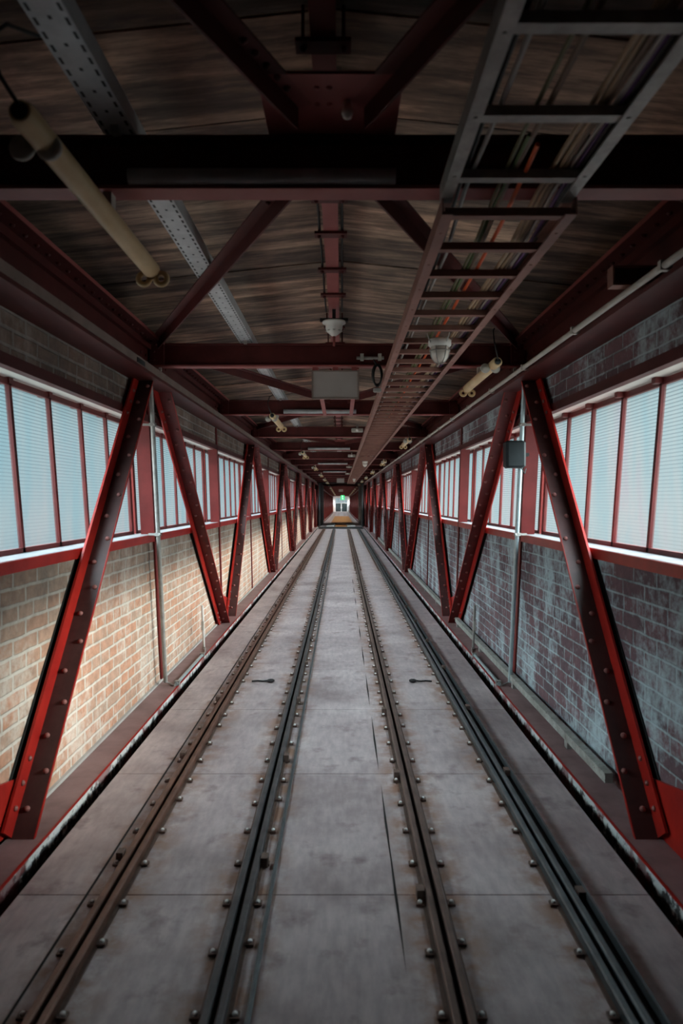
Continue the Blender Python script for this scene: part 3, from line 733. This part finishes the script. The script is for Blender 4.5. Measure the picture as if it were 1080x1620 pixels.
cabs = [(0.345, 'cab_teal', 0.009, 0.4, 'dark teal cable beside the left rail of the overhead ladder'),
        (0.362, 'cab_black', 0.006, 0.4, 'thin black cable second from the left on the overhead ladder'),
        (0.385, 'cab_grey', 0.007, 0.4, 'pale grey cable lying alone near the left of the ladder'),
        (0.478, 'cab_olive', 0.006, 0.4, 'thin olive cable near the middle of the ladder'),
        (0.495, 'cab_green', 0.006, 1.8, 'green cable in the middle bunch on the ladder'),
        (0.508, 'cab_brown', 0.008, 0.4, 'brown cable in the middle bunch on the ladder'),
        (0.533, 'cab_orange', 0.007, 1.85, 'bright orange cable on the overhead ladder'),
        (0.612, 'cab_tan', 0.0075, 0.4, 'left tan cable of the pair right of the ladder middle'),
        (0.628, 'cab_tan', 0.0075, 0.4, 'right tan cable of the pair right of the ladder middle'),
        (0.645, 'cab_brown', 0.009, 0.4, 'dark brown cable beside the two tan cables'),
        (0.662, 'cab_white', 0.006, 0.4, 'whitish cable between the brown and purple ones'),
        (0.676, 'cab_purple', 0.007, 0.4, 'purple cable near the right rail of the ladder'),
        (0.690, 'cab_black', 0.008, 0.4, 'black cable against the right rail of the ladder')]
for x, m_, r, ys, lb in cabs:
    pts = []; yv = ys - 0.8 if ys < 1 else ys
    while yv < 37:
        z = (2.421 if yv < 2.1 else 2.372) + 0.032 + r + 0.002
        if 2.0 < yv < 2.25: z = 2.421 + 0.032 + r
        pts.append((x + random.uniform(-0.004, 0.004), yv, z + drop(yv))); yv += 0.42 if yv < 14 else 3.0
    o = MB().tube(pts, r, 8).build('cable', m_); tag(o, lb, 'cable', 'cables on the overhead ladder')

# ------------------------------------------------------------------ tube lamps
def make_tube_lamp():
    root = empty('tube_lamp')
    b_ = MB(); b_.tube([(0, 0, 0), (0, 0.02, 0), (0, 1.10, 0), (0, 1.13, 0)], [0.026, 0.033, 0.033, 0.024], 16)
    b_.build('tube_body', 'cream', root)
    MB().box(-0.014, 0.014, 0.59, 0.63, 0.028, 0.079).build('mounting_bracket', 'clip', root)
    for yy, m_ in ((0.13, 'clip'), (1.10, 'cream')):
        k = MB(); dz = -0.02 if yy < 0.5 else -0.035; xo = -0.055 if yy < 0.5 else -0.03
        k.torus((xo, yy, dz), (0, 1, 0), 0.022, 0.011); k.torus((xo + 0.068, yy, dz), (0, 1, 0), 0.022, 0.011)
        k.box(xo + 0.018, xo + 0.05, yy - 0.01, yy + 0.01, dz - 0.004, dz + 0.026)
        if yy < 0.5: k.lathe([(0.024, -0.012), (0.024, 0.012)], (xo, yy, dz), (0, 1, 0)); k.lathe([(0.024, -0.012), (0.024, 0.012)], (xo + 0.068, yy, dz), (0, 1, 0))
        k.build('double_ring_clip', m_, root)
    MB().lathe([(0.02, -0.001), (0.02, 0.004)], (0, 0, 0), (0, -1, 0)).build('end_socket', 'black', root)
    MB().tube([(0, 0.0, 0.01), (-0.02, -0.05, 0.05), (-0.04, -0.07, 0.12), (-0.03, 0.0, 0.2), (0.0, 0.1, 0.24)], 0.005, 6).build('flex', 'cab_black', root)
    return root
lamp = make_tube_lamp(); lamp_used = False
for s, side, y0, xx in ((-1, 'left', 1.58, -0.745), (1, 'right', 4.455, 1.02)):
    for k in range(15):
        o = lamp if not lamp_used else copy_tree(lamp); lamp_used = True
        yv = y0 + BAY * k
        o.location = (xx, yv, 2.40 + drop(yv))
        if k < 6: tag(o, 'yellowed tube lamp hung below the beams on the %s, %s from the near end' % (side, ORD[k]), 'tube lamp', 'tube lamps along the %s' % side)
        else: tag(o, 'one of the tiny far yellowed tube lamps on the %s' % side, 'tube lamp', 'far tube lamps along the %s' % side)

# ------------------------------------------------------------------ caged bulkhead lamps under the ladder
def make_caged():
    root = empty('caged_lamp')
    MB().lathe([(0.055, 0.03), (0.062, 0.02), (0.062, -0.005), (0.052, -0.012)], (0, 0, 0)).build('lamp_base', 'offwhite', root)
    MB().lathe([(0.048, -0.010), (0.05, -0.04), (0.044, -0.07), (0.028, -0.092), (0.002, -0.1)], (0, 0, 0)).build('glass_dome', 'glass', root)
    c = MB(); c.torus((0, 0, -0.035), (0, 0, 1), 0.054, 0.003)
    for a in range(3):
        q = math.pi * a / 3; pts = []
        for j in range(13):
            t = math.pi * j / 12; pts.append((math.cos(q) * 0.055 * math.cos(t), math.sin(q) * 0.055 * math.cos(t), -0.012 - 0.094 * math.sin(t)))
        c.tube(pts, 0.0028, 6)
    for a in range(4):
        q = math.pi * a / 2 + 0.5; c.tube([(math.cos(q) * 0.055, math.sin(q) * 0.055, 0.0), (math.cos(q) * 0.075, math.sin(q) * 0.075, 0.03), (math.cos(q) * 0.085, math.sin(q) * 0.085, 0.05)], 0.003, 6)
    c.build('wire_cage', 'galv', root); return root
cl = make_caged()
for k, (yv, lb) in enumerate(((3.72, 'round caged glass lamp under the cable ladder, nearest the camera'), (15.6, 'second caged glass lamp under the cable ladder'), (29.0, 'farthest caged glass lamp under the cable ladder'))):
    o = cl if k == 0 else copy_tree(cl); o.location = (0.535, yv, 2.342); tag(o, lb, 'lamp', 'caged lamps')

# ------------------------------------------------------------------ ceiling detectors and small cameras
def make_det():
    root = empty('ceiling_detector')
    MB().lathe([(0.082, 0.0), (0.084, -0.012), (0.062, -0.016), (0.060, -0.05), (0.052, -0.072), (0.022, -0.098), (0.012, -0.105)], (0, 0, 0)).build('dome', 'offwhite', root)
    s = MB()
    for k in range(8):
        q = 2 * math.pi * k / 8; s.box(0.052 * math.cos(q) - 0.008, 0.052 * math.cos(q) + 0.008, 0.052 * math.sin(q) - 0.008, 0.052 * math.sin(q) + 0.008, -0.072, -0.066)
    s.build('vent_slot', 'clip', root)
    MB().lathe([(0.010, -0.103), (0.009, -0.17), (0.006, -0.175)], (0, 0, 0), n=12).build('drip_pin', 'pinkred', root)
    MB().box(-0.10, 0.10, -0.02, 0.02, 0.0, 0.02).build('mounting_bar', 'blacksteel', root)
    return root
dt = make_det()
for k, (yv, lb) in enumerate(((4.86, 'white dome detector under the ridge purlin just before the near grey sign board'), (17.2, 'second white dome detector along the ridge'), (29.0, 'farthest white dome detector along the ridge'))):
    o = dt if k == 0 else copy_tree(dt); o.location = (-0.053, yv, 2.765); tag(o, lb, 'detector', 'dome detectors')
    if k == 0: MB().box(-0.012, 0.012, -0.012, 0.012, 0.02, 0.085).build('stem', 'blacksteel', o)
def make_cam():
    root = empty('security_camera')
    MB().rbox(-0.09, 0.09, -0.05, 0.05, -0.03, 0.03, 0.008).build('housing', 'clip', root)
    MB().lathe([(0.024, 0), (0.026, 0.015), (0.02, 0.03), (0.003, 0.034)], (0.0, -0.05, 0), (0, -1, 0)).build('lens', 'offwhite', root)
    MB().box(-0.015, 0.015, -0.015, 0.015, 0.03, 0.075).build('mount', 'galv', root); return root
sc_ = make_cam()
for k, (yv, lb) in enumerate(((10.72, 'small grey camera box left of the cable ladder beside the fourth cross beam'), (16.5, 'second small grey camera box left of the ladder'), (22.2, 'third small grey camera box left of the ladder'), (28.0, 'fourth small grey camera box left of the ladder'))):
    o = sc_ if k == 0 else copy_tree(sc_); o.location = (0.245, yv - 0.1, 2.575 - 0.03 * (k > 0)); tag(o, lb, 'camera', 'camera boxes')

# ------------------------------------------------------------------ hanging sign boards (seen from behind: blank)
def make_board():
    root = empty('sign_board')
    MB().box(-0.165, 0.165, -0.01, 0.012, -0.195, 0.0).build('panel', 'board', root)
    f = MB(); f.box(-0.175, 0.175, -0.014, 0.016, -0.205, -0.193); f.box(-0.175, 0.175, -0.014, 0.016, -0.004, 0.006)
    f.box(-0.175, -0.163, -0.014, 0.016, -0.205, 0.006); f.box(0.163, 0.175, -0.014, 0.016, -0.205, 0.006); f.build('board_frame', 'trunk', root)
    for xx in (-0.15, 0.0, 0.14): MB().box(xx - 0.02, xx + 0.02, -0.006, 0.006, 0.0, 0.03).build('hanger', 'pinkred', root)
    return root
bd = make_board()
for k, (yv, lb) in enumerate(((5.06, 'blank grey sign board hung from the second cross beam'), (30.9, 'small far blank sign board hung before the black portal'), (53.9, 'tiny farthest blank sign board beyond the black portal'))):
    o = bd if k == 0 else copy_tree(bd); o.location = (-0.045, yv, 2.448 + drop(yv)); tag(o, lb, 'sign board', 'hanging sign boards')
for xx, side in ((-0.19, 'left'), (0.11, 'right')):
    o = MB().box(-0.02, 0.02, 0, HALF - 0.02, 0, 0.008).build('flat_bar', 'pinkred', None, (xx, 5.07, 2.468))
    tag(o, 'flat pinkish bar running back from the %s of the near sign board' % side, 'steel bar', 'bars behind the sign board')
# rod bracket and coiled flex beside the board
o = empty('rod_bracket', (0.2, 5.0, 2.535))
MB().tube([(-0.09, 0, 0), (0.11, 0, 0)], 0.012, 10).build('rod', 'galv', o)
for xx in (-0.05, 0.08): MB().box(xx - 0.012, xx + 0.012, -0.016, 0.02, -0.018, 0.03).build('clamp', 'clip', o)
tag(o, 'short grey clamped rod on the second beam right of the sign board', 'bracket')
o = empty('cable_coil', (0.262, 5.0, 2.40))
c = MB()
for k in range(4):
    pts = []
    for j in range(19):
        q = 2 * math.pi * j / 18; pts.append((0.028 * math.cos(q) * (1 + 0.1 * k), 0.012 * k - 0.018, 0.075 * math.sin(q) + 0.006 * k))
    c.tube(pts, 0.007, 6, False)
c.tube([(0.0, 0, 0.075), (-0.02, 0, 0.11), (-0.03, 0.0, 0.135)], 0.006, 6); c.build('loops', 'cab_black', o)
MB().rbox(-0.03, 0.03, -0.02, 0.02, -0.115, -0.085, 0.006).build('plug_box', 'galv', o)
tag(o, 'black coil of flex hanging between the sign board and the cable ladder', 'cable coil')

# ------------------------------------------------------------------ green exit sign far down the gallery
ex = empty('exit_sign', (0.125, 74.03, 2.02 + drop(74.0)))
MB().box(-0.20, 0.20, 0, 0.06, -0.25, 0.25).build('light_box', 'exitgreen', ex)
p = MB(); p.lathe([(0.035, -0.004), (0.035, 0)], (-0.03, 0, 0.185), (0, 1, 0), 12); p.tube([(-0.03, 0, 0.15), (0.0, 0, 0.08), (0.07, 0, 0.045)], 0.022, 6)
p.tube([(0, 0, 0.08), (-0.06, 0, 0.03), (-0.11, 0, 0.04)], 0.02, 6); p.tube([(-0.1, 0, 0.10), (-0.03, 0, 0.14), (0.06, 0, 0.11)], 0.016, 6); p.build('running_figure', 'exitwhite', ex)
a = MB(); a.box(-0.03, 0.03, -0.008, 0, -0.12, -0.02); a.add([(-0.1, -0.006, -0.11), (0.1, -0.006, -0.11), (0, -0.006, -0.21), (-0.1, 0, -0.11), (0.1, 0, -0.11), (0, 0, -0.21)], [(0, 2, 1), (3, 4, 5), (0, 1, 4, 3), (1, 2, 5, 4), (2, 0, 3, 5)])
a.build('arrow', 'exitwhite', ex)
MB().box(-0.01, 0.01, 0.02, 0.05, 0.25, 0.459).build('hanger', 'blacksteel', ex)
tag(ex, 'small lit green exit sign hanging far down the gallery', 'exit sign')

# ------------------------------------------------------------------ rails in the deck
def rail(x, m_, label, blocks, lip=False):
    R_ = empty('track_rail', (x, 0, 0)); Y0, Y1 = D0 + 0.1, 34.0
    b_ = MB(); b_.box(-0.047, 0.047, Y0, Y1, 0.0, 0.006); b_.build('base_strip', 'railbase', R_)
    for a0, a1 in ((-0.034, -0.009), (0.009, 0.034)):
        h = MB(); pr = [(a0, 0.006), (a1, 0.006), (a1, 0.035), (a1 - 0.004, 0.040), (a0 + 0.004, 0.040), (a0, 0.035)]; h.ext(pr, Y0, Y1); h.build('rail_head', m_, R_)
    MB().box(-0.009, 0.009, Y0, Y1, 0.006, 0.011).build('groove', 'railslot', R_)
    if lip:
        MB().box(0.066, 0.074, Y0, Y1, 0, 0.046).build('guard_lip', m_, R_); MB().box(0.038, 0.066, Y0, Y1, 0.007, 0.014).build('channel_bottom', 'railslot', R_)
    cb = MB(); cb.box(-0.014, 0.014, -0.014, 0.014, 0, 0.009); cm = None; bm_ = None; rest = MB()
    k = 0; yv = 1.145
    while yv < Y1 - 0.2:
        for sx_ in (-1, 1):
            if lip and sx_ > 0: continue
            cx_ = sx_ * 0.058; jy = yv + (0.05 if (k % 4 == 0 and sx_ > 0) else 0)
            if k < 48:
                if cm is None:
                    o = cb.build('rail_clip', 'clipsteel', R_); cm = o
                    t = MB(); t.lathe([(0.008, 0.0), (0.008, 0.005), (0.0055, 0.008), (0.001, 0.009)], (0, 0, 0.009), n=8); bolt = t.build('bolt', 'bolt', o)
                else:
                    o = cm.copy(); COL.objects.link(o); o.parent = R_; q = bolt.copy(); COL.objects.link(q); q.parent = o
                o.location = (cx_, jy, 0.004)
            else: rest.box(cx_ - 0.017, cx_ + 0.017, jy - 0.02, jy + 0.02, 0.004, 0.02)
        k += 1; yv += 0.275
    o = rest.build('far_clips', 'clipsteel', R_); o['kind'] = 'stuff'
    sx_, y0, pitch = blocks; yv = y0 - pitch; n = 0
    bp = None
    while yv < 24:
        if bp is None: bp = MB().box(-0.014, 0.014, -0.022, 0.022, 0.0, 0.040).build('stop_block', 'railbase', R_); o = bp
        else: o = bp.copy(); COL.objects.link(o); o.parent = R_
        o.location = (sx_ * 0.052, yv, 0.005); yv += pitch
    tag(R_, label, 'rail', 'rails in the deck'); return R_
rail(-0.862, 'railrust', 'rusty grooved rail set in the deck, outermost on the left', (-1, 2.83, 1.11))
rail(-0.365, 'railgrey', 'dark grey grooved rail left of the middle, beside the thin steel rod', (1, 2.79, 1.11))
rail(0.347, 'railbrown', 'brownish grooved rail right of the middle, beside the dark floor slots', (-1, 2.56, 1.10))
rail(0.840, 'railteal', 'dark rail with a raised outer lip, outermost on the right', (1, 2.55, 1.14), True)
o = MB().tube([(-0.268, D0 + 0.2, 0.009), (-0.268, 10, 0.009), (-0.268, 26, 0.009)], 0.0085, 10).build('floor_rod', 'railteal')
tag(o, 'thin blue grey rod running along the deck right of the inner left rail', 'rod')
o = MB().box(-0.004, 0.004, D0 + 0.2, 30, 0.0005, 0.003).build('deck_seam', 'railslot', None, (-0.965, 0, 0))
o['kind'] = 'structure'; o.name = 'trim_20'
sl = MB()
for yv, L in ((2.15, 0.9), (2.72, 0.0), (2.75, 0.85), (3.78, 0.95), (4.95, 0.95), (6.1, 0.9), (7.25, 0.9), (8.4, 0.9), (9.6, 0.9), (10.8, 0.9), (12.0, 0.9)):
    if L: sl.add([(0.205, yv, 0.0012), (0.211, yv + L * 0.4, 0.0012), (0.208, yv + L, 0.0012), (0.200, yv + L * 0.5, 0.0012)], [(0, 1, 2, 3)])
o = struct(sl.build('trim_21', 'railslot'))
# loose deck hooks
for sx_, x0, lb in ((1, -0.735, 'small black lifting hook with rod on the deck, left of the inner left rail'), (-1, 0.74, 'small black lifting hook with rod on the deck, beside the outer right rail')):
    r = empty('deck_hook', (x0, 5.6, 0))
    MB().tube([(0, 0, 0.008), (sx_ * 0.05, 0.0, 0.012), (sx_ * 0.09, 0.005, 0.007), (sx_ * 0.13, 0, 0.012)], 0.007, 8).build('rod', 'blacksteel', r)
    k = MB(); k.torus((sx_ * 0.155, 0, 0.013), (0, 0, 1), 0.022, 0.010, 14, 8); k.dome((sx_ * 0.155, 0, 0.0), (0, 0, 1), 0.018, 0.026, 10); k.build('ring', 'blacksteel', r)
    tag(r, lb, 'hook', 'deck hooks')

# ------------------------------------------------------------------ vertical conduits, speaker, stub pipes
for s, side in ((-1, 'left'), (1, 'right')):
    r = empty('conduit', (X(s, 1.385), 5.50, 0.0)); x0 = X(s, 1.385)
    def P(z): return (0, -K * z, z)
    MB().tube([P(0.03), P(1.2), P(2.34)], 0.0165, 14).build('pipe', 'tealrod' if s > 0 else 'galv', r)
    for z in (1.23, 2.06):
        c = MB(); y_ = -K * z; c.box(-0.022, 0.022, y_ - 0.02, y_ + 0.02, z - 0.012, z + 0.012); c.box(min(0, s * 0.075), max(0, s * 0.075), y_ - 0.008, y_ + 0.008, z - 0.008, z + 0.008)
        c.dome((-0.02 * s, y_ - 0.02, z), (0, -1, 0), 0.009, 0.016, 8); c.build('pipe_clamp', 'galv', r)
    MB().tube([(0, 0, 0.03), (-s * 0.01, 0.02, 0.02), (-s * 0.05, 0.0, 0.008), (-s * 0.08, -0.03, 0.01)], 0.006, 8).build('tail_wire', 'galv', r)
    MB().tube([P(2.34), (0.0, -0.45, 2.40 - 0.02), (-s * 0.06, -0.40, 2.43), (-s * 0.08, -0.44, 2.47), (-s * 0.05, -0.46, 2.5), (-s * 0.07, -0.40, 2.46)], 0.006, 8).build('wire_loop', 'clip', r)
    tag(r, 'vertical grey conduit pipe clamped to the %s wall post' % side, 'pipe', 'vertical conduits')
    o = empty('stub_pipe', (X(s, 1.35), 6.85, 0))
    MB().tube([(0, 0, 0.0), (0, -K * 0.45, 0.45)], 0.013, 12).build('pipe', 'offwhite' if s < 0 else 'galv', o)
    MB().box(-0.012, 0.012, -K * 0.25 - 0.03, -K * 0.25 - 0.01, 0.2, 0.29).build('switch', 'clip', o)
    MB().tube([(0, 0, 0.02), (-s * 0.02, -0.03, 0.0 + 0.012), (-s * 0.055, -0.22, 0.012), (-s * 0.058, -0.30, 0.014)], 0.006, 8).build('tail_wire', 'galv', o)
    tag(o, 'short upright stub pipe at the foot of the %s wall' % side, 'pipe', 'stub pipes')
    o = empty('lying_conduit', (X(s, 1.295), 5.48, 0.018))
    MB().tube([(0, 0, 0), (0, 1.06, 0)], 0.014, 12).build('pipe', 'tealrod', o)
    for yv in (0.03, 1.02): MB().box(-0.02, 0.02, yv - 0.02, yv + 0.02, -0.016, 0.02).build('saddle', 'galv', o)
    tag(o, 'short bluish conduit lying along the edge of the %s bottom chord' % side, 'pipe', 'lying conduits')
sp = empty('wall_speaker', (X(1, 1.355), 5.03, 1.83))
MB().rbox(-0.125, 0.02, -0.06, 0.06, -0.10, 0.10, 0.014).build('cabinet', 'black', sp)
MB().rbox(-0.112, 0.006, -0.066, -0.058, -0.088, 0.088, 0.003).build('grille', 'black', sp)
MB().box(0.02, 0.055, -0.012, 0.09, -0.012, 0.012).build('bracket', 'blacksteel', sp)
MB().torus((0.035, 0.11, 0.0), (0, -K, 1), 0.024, 0.007).build('pipe_band', 'galv', sp)
MB().tube([(0.0, 0.0, -0.1), (0.03, 0.02, -0.14), (0.05, 0.06, -0.10)], 0.004, 6).build('lead', 'cab_black', sp)
tag(sp, 'small black loudspeaker box mounted on the right conduit pipe', 'loudspeaker')
# conduit along the right chord, trunking along the left one and low on the right wall
r = empty('chord_conduit', (X(1, 1.255), 0, 2.388))
MB().tube([(0, D0 + 0.1, 0), (0, 20, 0), (0, 36, 0)], 0.014, 12).build('pipe', 'clip', r)
yv = 0.6
while yv < 22: MB().box(-0.016, 0.03, yv - 0.012, yv + 0.012, -0.018, 0.02).build('saddle', 'clip', r); yv += 1.0
tag(r, 'long grey conduit pipe along the lower edge of the right top chord', 'pipe')
r = empty('trunking', (X(-1, 1.285), 0, 2.373))
MB().box(-0.02, 0.012, D0 + 0.1, 36, 0.0, 0.05).build('channel', 'trunk', r)
q = MB(); q.box(0.010, 0.016, 4.35, 4.52, 0.005, 0.035); q.build('open_knockout', 'black', r)
tag(r, 'long grey brown cable trunking along the left top chord', 'trunking')
for ya, yb_, wd in ((3.5, 8.12, 'nearest'), (9.2, 13.85, 'second'), (14.95, 19.6, 'third'), (20.7, 25.3, 'fourth')):
    r = empty('trunking', (X(1, 1.400), ya, 0.0))
    q = MB(); q.box(-0.020, 0.020, 0, yb_ - ya, 0.045, 0.09); q.box(-0.023, 0.023, 0, yb_ - ya, 0.088, 0.096); q.build('channel', 'dust', r)
    k = 0.6
    while k < yb_ - ya: MB().box(-0.016, 0.016, k, k + 0.05, 0.0, 0.045).build('foot', 'galv', r); k += 1.3
    tag(r, 'weathered grey trunking low along the right brick wall, %s length' % wd, 'trunking', 'low trunking on the right')
o = empty('stub_bracket', (1.29, 2.93, 2.41))
MB().box(-0.13, 0.10, -0.03, 0.03, 0.0, 0.008).build('lower_plate', 'ladder', o); MB().box(-0.13, 0.10, 0.02, 0.03, 0.008, 0.075).build('web', 'ladder', o)
MB().box(-0.138, -0.13, -0.03, 0.03, 0.0, 0.085).build('end_plate', 'ladder', o); MB().box(-0.13, 0.10, -0.03, 0.03, 0.075, 0.085).build('upper_plate', 'ladder', o)
tag(o, 'short brown steel stub bracket sticking out of the right top chord', 'bracket')

# ------------------------------------------------------------------ far part of the deck and the black portal
po = empty('portal_frame', (CX, PORTAL[0], 0))
tag(po, 'black steel portal frame across the gallery in the distance', 'portal frame')
for s in (-1, 1):
    a, b_ = sorted((s * 1.17, s * 1.262)); MB().box(a, b_, 0, PORTAL[1] - PORTAL[0], -0.1, 2.44).build('column', 'blacksteel', po)
MB().box(-1.17, 1.17, 0.0, 0.2, 2.40, 2.44).build('header', 'blacksteel', po)
o = MB().box(-1.15, 1.15, 0, 2.6, 0.001, 0.012).build('shadow_band', 'blacksteel', None, (CX, 34.6, 0)); tag(o, 'dark sheet standing for a shadow band across the deck where rails end', 'shadow band')  # soft shadow across the deck, put in as a dark sheet
for s, side in ((-1, 'left'), (1, 'right')):
    a, b_ = sorted((s * 0.36, s * 0.80)); dz = drop(37.4); 
    q = MB(); vs = [(x, y_, z + drop(37.4 + y_)) for y_ in (0, 6.4) for z in (0.001, 0.05) for x in (a, b_)]
    q.add(vs, [(0, 1, 3, 2), (4, 6, 7, 5), (0, 4, 5, 1), (2, 3, 7, 6), (0, 2, 6, 4), (1, 5, 7, 3)])
    o = q.build('concrete_slab', 'concrete', None, (CX, 37.4, 0)); tag(o, 'pale slab %s of the narrow orange board in the distance' % side, 'slab', 'pale slabs')
def board(x0, x1, y0, y1, lb):
    q = MB(); n = 4; L = (y1 - y0) / n
    for i in range(n):
        ya, yb = y0 + L * i, y0 + L * (i + 1) - 0.04
        vs = [(x, y_ - y0, z + drop(y_)) for y_ in (ya, yb) for z in (0.004, 0.04) for x in (x0, x1)]
        q.add(vs, [(0, 1, 3, 2), (4, 6, 7, 5), (0, 4, 5, 1), (2, 3, 7, 6), (0, 2, 6, 4), (1, 5, 7, 3)])
    o = q.build('wooden_board', 'orangewood', None, (CX, y0, 0)); tag(o, lb, 'board', 'orange boards on the far deck')
board(-0.30, 0.30, 37.3, 44.0, 'narrow orange plywood board between the two pale slabs')
board(-0.66, 0.76, 44.2, 72.0, 'wide orange plywood sheet covering the far deck')
